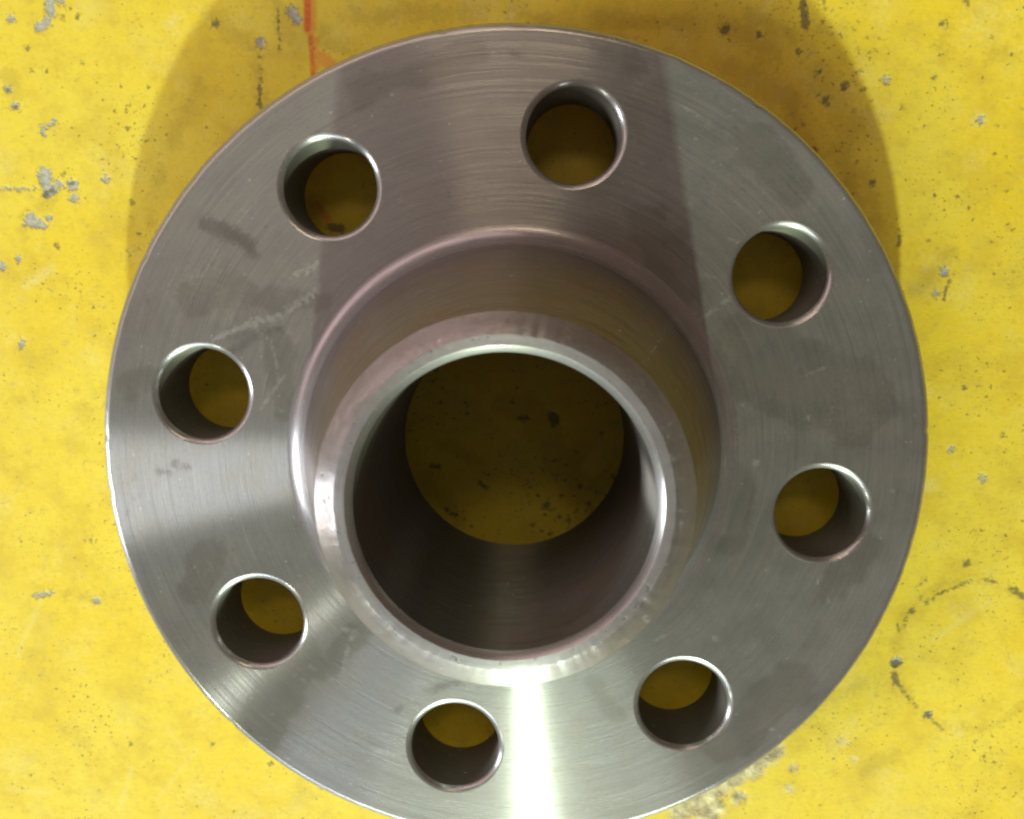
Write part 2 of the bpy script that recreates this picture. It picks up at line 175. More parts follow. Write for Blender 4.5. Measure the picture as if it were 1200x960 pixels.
FACE_RUST = [(-47.2,-88.6,-47.2,-88.6,2.03), (70.7,-59.1,72.9,-57.7,1.27), (72,-61.2,72,-61.2,0.76), (49.5,80.1,49.5,80.1,0.76), (50.4,71.8,50.4,71.8,0.51), (61.6,34.4,63.3,28.2,2.03),
    (61.4,23.3,63,3.3,1.77), (62.7,-1.8,61.8,-17.2,1.52), (23.4,-76.3,23.4,-76.3,1.27), (17,-79.9,17,-79.9,1.01), (22.2,-83.9,22.2,-83.9,1.52), (18.2,-70.4,18.2,-70.4,1.01),
    (-62.9,52.7,-56.6,55.2,1.77), (-85.2,56.4,-84,40.4,2.53), (-98,47.8,-86.5,52.7,3.04), (34.7,103.5,34.7,103.5,1.27), (31.2,100,31.2,100,1.52), (34.7,104.6,34.7,104.6,1.52),
    (56.5,-53.9,56.5,-53.9,0.76), (-63.4,34.3,-63.4,34.3,1.27), (38.2,106.9,38.2,106.9,2.03), (55,-84.5,55,-84.5,0.57), (32.9,90.9,32.9,90.9,0.51), (-58.9,42.7,-58.9,42.7,0.66),
    (104.2,8.8,104.2,8.8,0.7), (-72.3,5.4,-72.3,5.4,0.74), (84,-76.2,84,-76.2,0.48), (28.8,-59.3,28.8,-59.3,0.69), (108.6,28.8,108.6,28.8,0.64), (68.2,-58.4,68.2,-58.4,0.67),
    (-72.7,-41.2,-72.7,-41.2,0.48), (72.2,-5.1,72.2,-5.1,0.62), (-97.3,39.1,-97.3,39.1,0.37), (34.3,-64.5,34.3,-64.5,0.43), (-24.7,-64.3,-24.7,-64.3,0.29), (-38.2,96.2,-38.2,96.2,0.71),
    (93.3,30.1,93.3,30.1,0.7), (53.4,58.9,53.4,58.9,0.29), (36.5,65.5,36.5,65.5,0.38), (78.3,-29.2,78.3,-29.2,0.71), (-0.3,-115.7,-0.3,-115.7,0.52), (54.9,94.5,54.9,94.5,0.7),
    (47.9,72.4,47.9,72.4,0.52), (-42.1,108.5,-42.1,108.5,0.27), (-67,47,-67,47,0.46), (61.7,-34.3,61.7,-34.3,0.27), (-39,66.8,-39,66.8,0.53), (40.9,-61.6,40.9,-61.6,0.44),
    (-24.5,110.2,-24.5,110.2,0.65), (99.2,-34.5,99.2,-34.5,0.34), (-26.5,-60,-26.5,-60,0.45), (-93.9,8.4,-93.9,8.4,0.73), (-9.4,116.9,-9.4,116.9,0.41), (101.5,-35.7,101.5,-35.7,0.75),
    (57.7,-38.6,57.7,-38.6,0.29), (-47.3,53.5,-47.3,53.5,0.58), (-64.4,-40.7,-64.4,-40.7,0.28), (41.7,97.7,41.7,97.7,0.48), (-74.1,89.5,-74.1,89.5,0.3), (80.1,72.5,80.1,72.5,0.57),
    (-29.3,99.8,-29.3,99.8,0.38), (50.8,105.5,50.8,105.5,0.75), (-58,-42.3,-58,-42.3,0.53), (-2.9,94.2,-2.9,94.2,0.31), (-51.6,-83.4,-51.6,-83.4,0.6), (-1.7,-109.4,-1.7,-109.4,0.33),
    (-14,-82.6,-14,-82.6,0.73), (-13.7,-71.4,-13.7,-71.4,0.45), (106.4,-16.1,106.4,-16.1,0.73), (96,-16.9,96,-16.9,0.61), (70.9,-40.4,70.9,-40.4,0.48), (27.9,107.3,27.9,107.3,0.52),
    (-72.7,31.8,-72.7,31.8,0.66), (96.5,-3.5,96.5,-3.5,0.29), (28.7,-60.7,28.7,-60.7,0.67), (26.3,84.6,26.3,84.6,0.39),
    ]


def stroke_field(px, py, strokes, far=6.0):
    """smallest distance (mm) to any stroke's edge, negative inside it"""
    f = np.full(px.shape, far)
    for (x1, y1, x2, y2, r) in strokes:
        m = ((px > min(x1, x2) - r - far) & (px < max(x1, x2) + r + far) &
             (py > min(y1, y2) - r - far) & (py < max(y1, y2) + r + far))
        if not m.any():
            continue
        qx, qy = px[m], py[m]
        dx, dy = x2 - x1, y2 - y1
        L = dx * dx + dy * dy
        t = np.clip(((qx - x1) * dx + (qy - y1) * dy) / L, 0, 1) if L > 1e-6 else 0.0
        d = np.hypot(qx - x1 - t * dx, qy - y1 - t * dy) - r
        f[m] = np.minimum(f[m], d)
    return f

def point_attr(me, name, values):
    a = me.attributes.new(name, 'FLOAT', 'POINT')
    a.data.foreach_set('value', np.asarray(values, dtype=np.float32))

# ------------------------------------------------------------------ node helpers
class NT:
    def __init__(self, name):
        self.mat = bpy.data.materials.new(name)
        self.mat.use_nodes = True
        self.t = self.mat.node_tree
        self.t.nodes.clear()
        self.out = self.t.nodes.new('ShaderNodeOutputMaterial')
    def n(self, kind, **kw):
        nd = self.t.nodes.new(kind)
        for k, v in kw.items():
            if k.startswith('i_'):
                nd.inputs[k[2:].replace('_', ' ')].default_value = v
            else:
                setattr(nd, k, v)
        return nd
    def link(self, a, b):
        self.t.links.new(a, b)
    def put(self, sock, v):
        if hasattr(v, 'is_output'):
            self.link(v, sock)
        else:
            sock.default_value = v
    def math(self, op, a, b=0.0, c=0.0, clamp=False):
        nd = self.n('ShaderNodeMath', operation=op, use_clamp=clamp)
        for s, v in zip(nd.inputs, (a, b, c)):
            self.put(s, v)
        return nd.outputs[0]
    def ramp(self, v, a, b, lo=0.0, hi=1.0, smooth=True):
        nd = self.n('ShaderNodeMapRange', interpolation_type='SMOOTHSTEP' if smooth else 'LINEAR')
        self.put(nd.inputs['Value'], v)
        nd.inputs['From Min'].default_value = a
        nd.inputs['From Max'].default_value = b
        nd.inputs['To Min'].default_value = lo
        nd.inputs['To Max'].default_value = hi
        return nd.outputs['Result']
    def mix(self, f, a, b, blend='MIX'):
        nd = self.n('ShaderNodeMix', data_type='RGBA', blend_type=blend)
        self.put(nd.inputs['Factor'], f)
        for s, v in ((nd.inputs['A'], a), (nd.inputs['B'], b)):
            pass
        A = [s for s in nd.inputs if s.name == 'A' and s.type == 'RGBA'][0]
        B = [s for s in nd.inputs if s.name == 'B' and s.type == 'RGBA'][0]
        self.put(A, a if hasattr(a, 'is_output') else (*a, 1))
        self.put(B, b if hasattr(b, 'is_output') else (*b, 1))
        return [s for s in nd.outputs if s.type == 'RGBA'][0]
    def noise(self, vec, scale, detail=3.0, rough=0.55, dims='3D'):
        nd = self.n('ShaderNodeTexNoise', noise_dimensions=dims)
        if vec is not None:
            self.link(vec, nd.inputs['W' if dims == '1D' else 'Vector'])
        nd.inputs['Scale'].default_value = scale
        nd.inputs['Detail'].default_value = detail
        nd.inputs['Roughness'].default_value = rough
        return nd.outputs['Fac']
    def attr(self, name):
        return self.n('ShaderNodeAttribute', attribute_name=name).outputs['Fac']

# ------------------------------------------------------------------ floor material
def floor_material():
    T = NT('yellow_floor_paint')
    geo = T.n('ShaderNodeNewGeometry')
    mp = T.n('ShaderNodeVectorMath', operation='SCALE')
    T.link(geo.outputs['Position'], mp.inputs[0])
    mp.inputs['Scale'].default_value = 1000.0          # millimetres
    P = mp.outputs[0]
    n_big = T.noise(P, 0.018, 3)
    n_mid = T.noise(P, 0.16, 4, 0.6)
    n_fine = T.noise(P, 0.75, 4, 0.65)
    n_tiny = T.noise(P, 2.2, 3, 0.6)
    # paint: slightly uneven coat
    col = T.mix(T.ramp(n_big, 0.35, 0.65), (0.74, 0.535, 0.024), (0.75, 0.58, 0.05))
    col = T.mix(T.ramp(n_mid, 0.45, 0.75, 0, 0.45), col, (0.68, 0.52, 0.07))
    col = T.mix(T.ramp(n_fine, 0.35, 0.8, 0, 0.28), col, (0.83, 0.68, 0.13))
    col = T.mix(T.ramp(T.noise(P, 0.065, 4, 0.65), 0.44, 0.70, 0, 0.65), col, (0.60, 0.425, 0.04))
    col = T.mix(T.ramp(T.noise(P, 0.3, 5, 0.7), 0.52, 0.74, 0, 0.5), col, (0.46, 0.33, 0.055))
    col = T.mix(T.math('MULTIPLY', T.ramp(T.noise(P, 0.05, 3, 0.6), 0.5, 0.75), T.ramp(n_fine, 0.35, 0.7, 0.1, 0.65)), col, (0.74, 0.63, 0.20))
    # general grime in patches
    grime = T.math('MULTIPLY', T.ramp(T.noise(P, 0.045, 5, 0.7), 0.5, 0.72), T.ramp(n_fine, 0.4, 0.65))
    col = T.mix(T.math('MULTIPLY', grime, 0.5), col, (0.42, 0.33, 0.085))
    # fine dark speckle, clustered
    clus = T.ramp(T.noise(P, 0.035, 3, 0.6), 0.42, 0.68, 0.0, 0.085)
    sp = T.math('ADD', T.noise(P, 0.55, 2, 0.5), clus)
    speck = T.ramp(sp, 0.685, 0.775)
    sp2 = T.ramp(T.math('ADD', T.noise(P, 1.1, 2, 0.55), clus), 0.665, 0.80)
    spk = T.math('MAXIMUM', T.math('MULTIPLY', speck, 0.75), T.math('MULTIPLY', sp2, 0.55))
    col = T.mix(spk, col, (0.20, 0.15, 0.045))
    # hairline cracks in the coat
    vor = T.n('ShaderNodeTexVoronoi', feature='DISTANCE_TO_EDGE')
    wv = T.n('ShaderNodeVectorMath', operation='ADD')
    nv = T.n('ShaderNodeTexNoise')
    nv.inputs['Scale'].default_value = 0.122
    T.link(P, nv.inputs['Vector'])
    sc2 = T.n('ShaderNodeVectorMath', operation='SCALE')
    T.link(nv.outputs['Color'], sc2.inputs[0]); sc2.inputs['Scale'].default_value = 26.0
    T.link(P, wv.inputs[0]); T.link(sc2.outputs[0], wv.inputs[1])
    T.link(wv.outputs[0], vor.inputs['Vector']); vor.inputs['Scale'].default_value = 0.03
    crack = T.math('MULTIPLY', T.ramp(vor.outputs['Distance'], 0.0, 0.012, 1, 0), T.ramp(n_mid, 0.56, 0.66))
    col = T.mix(T.math('MULTIPLY', crack, 0.55), col, (0.33, 0.27, 0.10))
    rag = T.math('MULTIPLY', T.math('SUBTRACT', n_fine, 0.5), 5.5)
    ragt = T.math('MULTIPLY', T.math('SUBTRACT', n_tiny, 0.5), 2.2)
    jag = T.math('ADD', rag, ragt)
    # red marker line, half rubbed away
    soft = T.math('ADD', T.math('MULTIPLY', T.math('SUBTRACT', n_fine, 0.5), 1.6), T.math('MULTIPLY', T.math('SUBTRACT', n_tiny, 0.5), 0.8))
    rf = T.ramp(T.math('ADD', T.attr('red_faint'), soft), -0.9, 0.8, 1, 0)
    col = T.mix(T.math('MULTIPLY', rf, 0.55), col, (0.72, 0.19, 0.035))
    rd = T.ramp(T.math('ADD', T.attr('red'), soft), -0.6, 0.45, 1, 0)
    col = T.mix(T.math('MULTIPLY', rd, T.ramp(n_fine, 0.3, 0.6, 0.40, 0.80)), col, (0.60, 0.055, 0.02))
    # pale scuffs
    sc_f = T.ramp(T.math('ADD', T.attr('scuff'), jag), -1.4, 1.2, 1, 0)
    col = T.mix(T.math('MULTIPLY', T.math('MULTIPLY', sc_f, T.ramp(n_fine, .3, .65)), 0.6), col, (0.74, 0.64, 0.27))
    sm = T.ramp(T.math('ADD', T.math('ADD', T.attr('smudge_shade'), T.math('MULTIPLY', T.math('SUBTRACT', n_mid, 0.5), 12.0)), T.math('MULTIPLY', jag, 1.2)), -2.2, 2.2, 1, 0)
    col = T.mix(T.math('MULTIPLY', sm, 0.30), col, (0.36, 0.245, 0.04))  # smudges and the painted shade inside the upper holes
    # bare concrete where the paint has flaked off
    ch_f = T.ramp(T.math('ADD', T.attr('chip'), jag), -0.6, 0.6, 1, 0)
    conc = T.mix(T.ramp(n_fine, 0.3, 0.7), (0.27, 0.285, 0.29), (0.50, 0.50, 0.47))
    conc = T.mix(T.ramp(n_tiny, 0.5, 0.72, 0, 0.55), conc, (0.13, 0.13, 0.13))
    col = T.mix(T.math('MULTIPLY', ch_f, 0.88), col, conc)
    # rough worn patch with cement crumbs
    wn_f = T.ramp(T.math('ADD', T.attr('worn'), T.math('MULTIPLY', jag, 1.6)), -1.2, 1.0, 1, 0)
    crumb = T.mix(T.ramp(n_mid, 0.4, 0.62), (0.40, 0.33, 0.20), (0.70, 0.62, 0.36))
    crumb = T.mix(T.ramp(n_fine, 0.5, 0.72), crumb, (0.62, 0.50, 0.16))
    crumb = T.mix(T.ramp(n_tiny, 0.6, 0.75, 0, .7), crumb, (0.22, 0.17, 0.11))
    col = T.mix(wn_f, col, crumb)
    # black dirt
    dk_f = T.ramp(T.math('ADD', T.attr('dirt'), T.math('MULTIPLY', jag, 0.7)), -0.6, 0.5, 1, 0)
    col = T.mix(T.math('MULTIPLY', dk_f, 0.74), col, (0.085, 0.075, 0.05))
    b = T.n('ShaderNodeBsdfPrincipled')
    T.link(col, b.inputs['Base Color'])
    wear = T.math('MAXIMUM', ch_f, wn_f)
    T.link(T.ramp(T.math('ADD', T.math('MULTIPLY', n_mid, 0.25), wear), 0, 1, 0.42, 0.85, False), b.inputs['Roughness'])
    b.inputs['Specular IOR Level'].default_value = 0.35
    # relief: orange peel, flake edges, crumbs
    hgt = T.math('MULTIPLY', n_fine, 0.10)
    hgt = T.math('ADD', hgt, T.math('MULTIPLY', n_mid, 0.25))
    hgt = T.math('SUBTRACT', hgt, T.math('MULTIPLY', wear, 0.30))
    hgt = T.math('ADD', hgt, T.math('MULTIPLY', wn_f, T.math('MULTIPLY', n_fine, 0.8)))
    hgt = T.math('SUBTRACT', hgt, T.math('MULTIPLY', spk, 0.08))
    bp = T.n('ShaderNodeBump')
    bp.inputs['Distance'].default_value = 0.001
    bp.inputs['Strength'].default_value = 0.7
    T.link(hgt, bp.inputs['Height'])
    T.link(bp.outputs[0], b.inputs['Normal'])
    T.link(b.outputs[0], T.out.inputs['Surface'])
    return T.mat

# ------------------------------------------------------------------ steel material
def steel_material(name, base=(0.46, 0.46, 0.44), aniso=0.76, rough=0.295, marks=False, dull=0.20,
                   ring_scale=1.1, rusty=0.25, pits=0.0, w_sharp=0.74, ring_amt=0.35, arc_amt=0.38, arc_f=1.6):
    """Turned steel: grooves run round the axis, so lamps smear into radial streaks."""
    T = NT(name)
    tc = T.n('ShaderNodeTexCoord')
    mp = T.n('ShaderNodeVectorMath', operation='SCALE')
    T.link(tc.outputs['Object'], mp.inputs[0])
    mp.inputs['Scale'].default_value = 1000.0
    P = mp.outputs[0]
    sx = T.n('ShaderNodeSeparateXYZ')
    T.link(P, sx.inputs[0])
    rad = T.math('SQRT', T.math('ADD', T.math('MULTIPLY', sx.outputs[0], sx.outputs[0]),
                                T.math('MULTIPLY', sx.outputs[1], sx.outputs[1])))
    groove_pos = T.math('ADD', rad, T.math('MULTIPLY', sx.outputs[2], 1.37))
    rings = T.noise(groove_pos, ring_scale, 4, 0.75, '1D')
    n_big = T.noise(P, 0.022, 4, 0.6)
    n_mid = T.noise(P, 0.11, 2.5, 0.55)
    n_fine = T.noise(P, 0.8, 2, 0.5)
    n_tiny = T.noise(P, 2.4, 2, 0.5)
    inv = T.math('DIVIDE', 1.0, T.math('MAXIMUM', rad, 1.0))
    def arc_noise(k, f, det):
        cb = T.n('ShaderNodeCombineXYZ')
        T.link(T.math('MULTIPLY', T.math('MULTIPLY', sx.outputs[0], inv), k), cb.inputs[0])
        T.link(T.math('MULTIPLY', T.math('MULTIPLY', sx.outputs[1], inv), k), cb.inputs[1])
        T.link(T.math('MULTIPLY', groove_pos, f), cb.inputs[2])
        return T.noise(cb.outputs[0], 1.0, det, 0.6)
    arcs = arc_noise(2.6, arc_f, 3)
    arcs2 = arc_noise(5.0, 3.4, 2)
    dark = tuple(c * 0.74 for c in base)
    col = T.mix(T.ramp(rings, 0.3, 0.7, 0.0, ring_amt), base, dark)
    col = T.mix(T.ramp(n_big, 0.38, 0.66, 0, 0.5), col, tuple(c * 0.86 for c in base))
    col = T.mix(T.ramp(n_mid, 0.45, 0.75, 0, 0.45), col, (base[0] * 0.86, base[1] * 0.80, base[2] * 0.72))
    col = T.mix(T.ramp(n_fine, 0.5, 0.8, 0, 0.35), col, tuple(c * 0.66 for c in base))
    grain = T.noise(P, 3.2, 2, 0.6)
    col = T.mix(T.ramp(grain, 0.3, 0.7, 0, 0.32), col, tuple(c * 0.62 for c in base))
    col = T.mix(T.ramp(arcs, 0.45, 0.72, 0, arc_amt), col, tuple(c * 0.60 for c in base))
    col = T.mix(T.ramp(arcs2, 0.55, 0.75, 0, 0.3), col, tuple(min(1, c * 1.45) for c in base))
    # film of oil and light rust
    rst = T.math('MULTIPLY', T.ramp(T.noise(P, 0.05, 2, 0.5), 0.42, 0.75), T.ramp(T.noise(P, 0.9, 2, 0.5), 0.3, 0.75))
    col = T.mix(T.math('MULTIPLY', rst, rusty), col, (0.26, 0.185, 0.12))
    # scattered bright specks of dust
    dust = T.ramp(T.noise(P, 0.62, 1.0, 0.4), 0.765, 0.80)
    col = T.mix(T.math('MULTIPLY', dust, 0.6), col, (0.78, 0.76, 0.70))
    dull_f = T.math('ADD', T.ramp(n_mid, 0.3, 0.75, dull * 0.85, dull * 1.2), T.math('MULTIPLY', rst, 0.10), clamp=True)
    if marks:
        rag = T.math('MULTIPLY', T.math('SUBTRACT', n_fine, 0.5), 3.6)
        ragt = T.math('ADD', rag, T.math('MULTIPLY', T.math('SUBTRACT', n_tiny, 0.5), 1.6))
        rs = T.ramp(T.math('ADD', T.attr('rust'), T.math('MULTIPLY', ragt, 1.8)), -1.6, 1.4, 1, 0)
        col = T.mix(T.math('MULTIPLY', T.math('MULTIPLY', rs, T.ramp(n_fine, .35, .65)), 0.38), col, (0.34, 0.27, 0.155))
        fl = T.ramp(T.math('ADD', T.attr('film_reflect'), T.math('MULTIPLY', T.math('SUBTRACT', n_mid, 0.5), 10.0)), -1.5, 1.0, 1, 0)
        col = T.mix(T.math('MULTIPLY', fl, 0.30), col, (0.20, 0.19, 0.15))  # dirty film, with darker reflections put into the colour at upper left
        ds = T.ramp(T.math('ADD', T.attr('stain_reflect'), ragt), -1.1, 0.6, 1, 0)
        col = T.mix(T.math('MULTIPLY', T.math('MULTIPLY', ds, T.ramp(n_mid, .3, .6, .35, 1)), 0.45), col, (0.12, 0.105, 0.105))  # dark stains and the painted upper-left reflection
        ls = T.ramp(T.math('ADD', T.attr('smear'), T.math('MULTIPLY', ragt, 0.8)), -0.6, 0.4, 1, 0)
        col = T.mix(T.math('MULTIPLY', T.math('MULTIPLY', ls, T.ramp(n_fine, .36, .66, .0, 1)), 0.34), col, (0.66, 0.66, 0.64))
        dull_f = T.math('ADD', dull_f, T.math('ADD', T.math('MULTIPLY', ls, 0.16), T.math('MULTIPLY', rs, 0.06)), clamp=True)
    if pits > 0:
        pit = T.ramp(T.noise(P, 0.42, 3, 0.6), 0.62, 0.70)
        col = T.mix(T.math('MULTIPLY', pit, pits), col, (0.06, 0.055, 0.06))
        dull_f = T.math('ADD', dull_f, T.math('MULTIPLY', pit, 0.4), clamp=True)
    tg = T.n('ShaderNodeTangent', direction_type='RADIAL', axis='Z')
    # relief
    hgt = T.math('ADD', T.math('ADD', T.math('MULTIPLY', n_fine, 0.008), T.math('MULTIPLY', n_mid, 0.035)), T.math('MULTIPLY', arcs2, 0.006))
    if pits > 0:
        hgt = T.math('SUBTRACT', hgt, T.math('MULTIPLY', pit, 0.12 * pits))
    bp = T.n('ShaderNodeBump')
    bp.inputs['Distance'].default_value = 0.001
    bp.inputs['Strength'].default_value = 0.35
    T.link(hgt, bp.inputs['Height'])
    # grooved lobe: sharp round the axis, wide across the grooves
    g1 = T.n('ShaderNodeBsdfAnisotropic', distribution='GGX')
    T.link(col, g1.inputs['Color'])
    T.link(T.ramp(T.math('ADD', T.math('MULTIPLY', arcs, 0.7), T.math('MULTIPLY', rings, 0.3)), 0.32, 0.68, rough * 0.82, rough * 1.28), g1.inputs['Roughness'])
    g1.inputs['Anisotropy'].default_value = aniso
    T.link(tg.outputs[0], g1.inputs['Tangent'])
    T.link(bp.outputs[0], g1.inputs['Normal'])
    # broad dull lobe of the matt skin
    g2 = T.n('ShaderNodeBsdfAnisotropic', distribution='GGX')
    T.link(col, g2.inputs['Color'])
    g2.inputs['Roughness'].default_value = 0.52
    g2.inputs['Anisotropy'].default_value = 0.38
    T.link(tg.outputs[0], g2.inputs['Tangent'])
    T.link(bp.outputs[0], g2.inputs['Normal'])
    df = T.n('ShaderNodeBsdfDiffuse')
    T.link(col, df.inputs['Color'])
    T.link(bp.outputs[0], df.inputs['Normal'])
    m1 = T.n('ShaderNodeMixShader'); m1.inputs[0].default_value = 1 - w_sharp
    T.link(g1.outputs[0], m1.inputs[1]); T.link(g2.outputs[0], m1.inputs[2])
    m2 = T.n('ShaderNodeMixShader'); T.link(dull_f, m2.inputs[0])
    T.link(m1.outputs[0], m2.inputs[1]); T.link(df.outputs[0], m2.inputs[2])
    T.link(m2.outputs[0], T.out.inputs['Surface'])
    return T.mat

# ------------------------------------------------------------------ floor
def grid_axis(lo, hi, step, far):
    inner = list(np.arange(lo, hi + step * 0.5, step))
    s, left, x = step, [], lo
    while x > -far:
        s *= 1.35; x -= s; left.append(x)
    s, right, x = step, [], inner[-1]
    while x < far:
        s *= 1.35; x += s; right.append(x)
    return np.array(left[::-1] + inner + right)

def build_floor():
    gx = grid_axis(-192, 186, 0.75, 1500)
    gy = grid_axis(-146, 146, 0.75, 1500)
    X, Y = np.meshgrid(gx, gy)
    px, py = X.ravel(), Y.ravel()
    chip = stroke_field(px, py, CHIPS)
    worn = stroke_field(px, py, WORN)
    dirt = stroke_field(px, py, DIRT)
    scuff = stroke_field(px, py, SCUFFS)
    smudge_shade = stroke_field(px, py, SMUDGES_HOLE_SHADE)
    red = stroke_field(px, py, RED_LINE)
    redf = stroke_field(px, py, RED_FAINT)
    und = 0.06 * np.sin(px * 0.041 + 1.1) * np.sin(py * 0.057 + 0.4) - 0.06
    rng = np.random.default_rng(3)
    z = und - 0.14 * np.clip(-chip / 0.6 + 0.3, 0, 1)
    cell = rng.random((160, 160))
    def lumps(sz):
        u = (px + 200) / sz % 158; v = (py + 200) / sz % 158
        iu, iv = u.astype(int), v.astype(int); fu, fv = u - iu, v - iv
        fu, fv = fu * fu * (3 - 2 * fu), fv * fv * (3 - 2 * fv)
        return ((cell[iv, iu] * (1 - fu) + cell[iv, iu + 1] * fu) * (1 - fv) +
                (cell[iv + 1, iu] * (1 - fu) + cell[iv + 1, iu + 1] * fu) * fv)
    lump = 0.6 * lumps(4.3) + 0.4 * lumps(2.1)
    z += np.clip(-worn / 1.5 + 0.2, 0, 1) * (lump * 1.5 - 0.95)
    under = np.hypot(px, py) < 70           # the flange's raised face bears here
    z[under] = np.minimum(z[under], -0.01)
    nx, ny = len(gx), len(gy)
    co = np.stack([px, py, z], 1) * MM
    i = np.arange(nx * ny).reshape(ny, nx)
    quads = np.stack([i[:-1, :-1], i[:-1, 1:], i[1:, 1:], i[1:, :-1]], -1).reshape(-1, 4)
    me = bpy.data.meshes.new('painted_floor')
    me.vertices.add(len(co)); me.vertices.foreach_set('co', co.ravel())
    me.loops.add(quads.size); me.loops.foreach_set('vertex_index', quads.ravel())
    me.polygons.add(len(quads))
    me.polygons.foreach_set('loop_start', np.arange(0, quads.size, 4))
    me.polygons.foreach_set('loop_total', np.full(len(quads), 4))
    me.polygons.foreach_set('use_smooth', np.ones(len(quads), bool))
    me.update()
    for nm, v in (('chip', chip), ('worn', worn), ('dirt', dirt), ('scuff', scuff), ('red', red), ('smudge_shade', smudge_shade), ('red_faint', redf)):
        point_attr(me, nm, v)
    me.materials.append(floor_material())
    o = bpy.data.objects.new('painted_floor', me)
    o['kind'] = 'structure'
    o['label'] = 'yellow painted concrete floor with grey chips and dark specks'
    COL.objects.link(o)
    return o

floor = build_floor()

# ------------------------------------------------------------------ flange
T_FACE, H_END, Z_GAP = 30.15, 98.15, 4.8
R_OUT, R_HUB, R_BC, R_HOLE, R_CHAM = 122.1, 66.5, 92.9, 13.5, 15.2
PHASE = math.radians(124.13)
SEG = 320

flange = bpy.data.objects.new('pipe_flange', None)
flange.empty_display_size = 0.05
COL.objects.link(flange)
flange['label'] = 'bare steel weld neck pipe flange with eight bolt holes lying on the yellow floor'
flange['category'] = 'pipe flange'

def link_mesh(name, V, F, mat, parent, smooth=True, loc=(0, 0, 0), angle=None):
    me = bpy.data.meshes.new(name)
    me.from_pydata([(x * MM, y * MM, z * MM) for x, y, z in V], [], F)
    me.update()
    me.polygons.foreach_set('use_smooth', [smooth] * len(me.polygons))
    if angle is not None:
        me.set_sharp_from_angle(angle=math.radians(angle))
    me.materials.append(mat)
    o = bpy.data.objects.new(name, me)
    o.location = [c * MM for c in loc]
    COL.objects.link(o)
    o.parent = parent
    return o

def lathe(profile, seg, jitter=None):
    """profile: list of (r, z); faces wound so that normals follow the left side of travel outwards"""
    V, F = [], []
    for k in range(seg):
        a = 2 * math.pi * k / seg
        for j, (r, z) in enumerate(profile):
            dr, dz = jitter(j, a) if jitter else (0, 0)
            V.append(((r + dr) * math.cos(a), (r + dr) * math.sin(a), z + dz))
    m = len(profile)
    for k in range(seg):
        k2 = (k + 1) % seg
        for j in range(m - 1):
            F.append((k * m + j, k2 * m + j, k2 * m + j + 1, k * m + j + 1))
    return V, F

def ang_noise(a, r, seed, scale=0.3):
    return noise.noise(Vector((r * math.cos(a) * scale, r * math.sin(a) * scale, seed * 7.3)))

steel_face = steel_material('turned_steel_face', marks=True)
steel_hub = steel_material('turned_steel_hub', base=(0.32, 0.30, 0.31), rough=0.32, aniso=0.70, dull=0.25, rusty=0.95, ring_scale=0.55, ring_amt=0.85, arc_amt=0.95, arc_f=0.8)
steel_bright = steel_material('bright_cut_steel', base=(0.56, 0.56, 0.55), rough=0.25, aniso=0.4, dull=0.10, rusty=0.12)
steel_fillet = steel_material('burnished_steel', base=(0.52, 0.505, 0.52), rough=0.25, aniso=0.42, dull=0.12, rusty=0.15)
steel_bevel = steel_material('cut_bevel_steel', base=(0.40, 0.38, 0.38), rough=0.32, aniso=0.5, dull=0.22, rusty=0.55, pits=0.2, arc_amt=0.7)
steel_land = steel_material('nicked_cut_steel', base=(0.50, 0.49, 0.50), rough=0.34, aniso=0.4, dull=0.2, rusty=0.3, pits=0.7)
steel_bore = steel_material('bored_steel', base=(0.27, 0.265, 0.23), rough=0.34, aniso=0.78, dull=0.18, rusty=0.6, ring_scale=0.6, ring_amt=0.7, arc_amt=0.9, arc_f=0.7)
steel_drill = steel_material('drilled_steel', base=(0.25, 0.245, 0.205), rough=0.40, aniso=0.5, dull=0.3, rusty=0.7, arc_amt=0.9, arc_f=0.9, ring_amt=0.7)

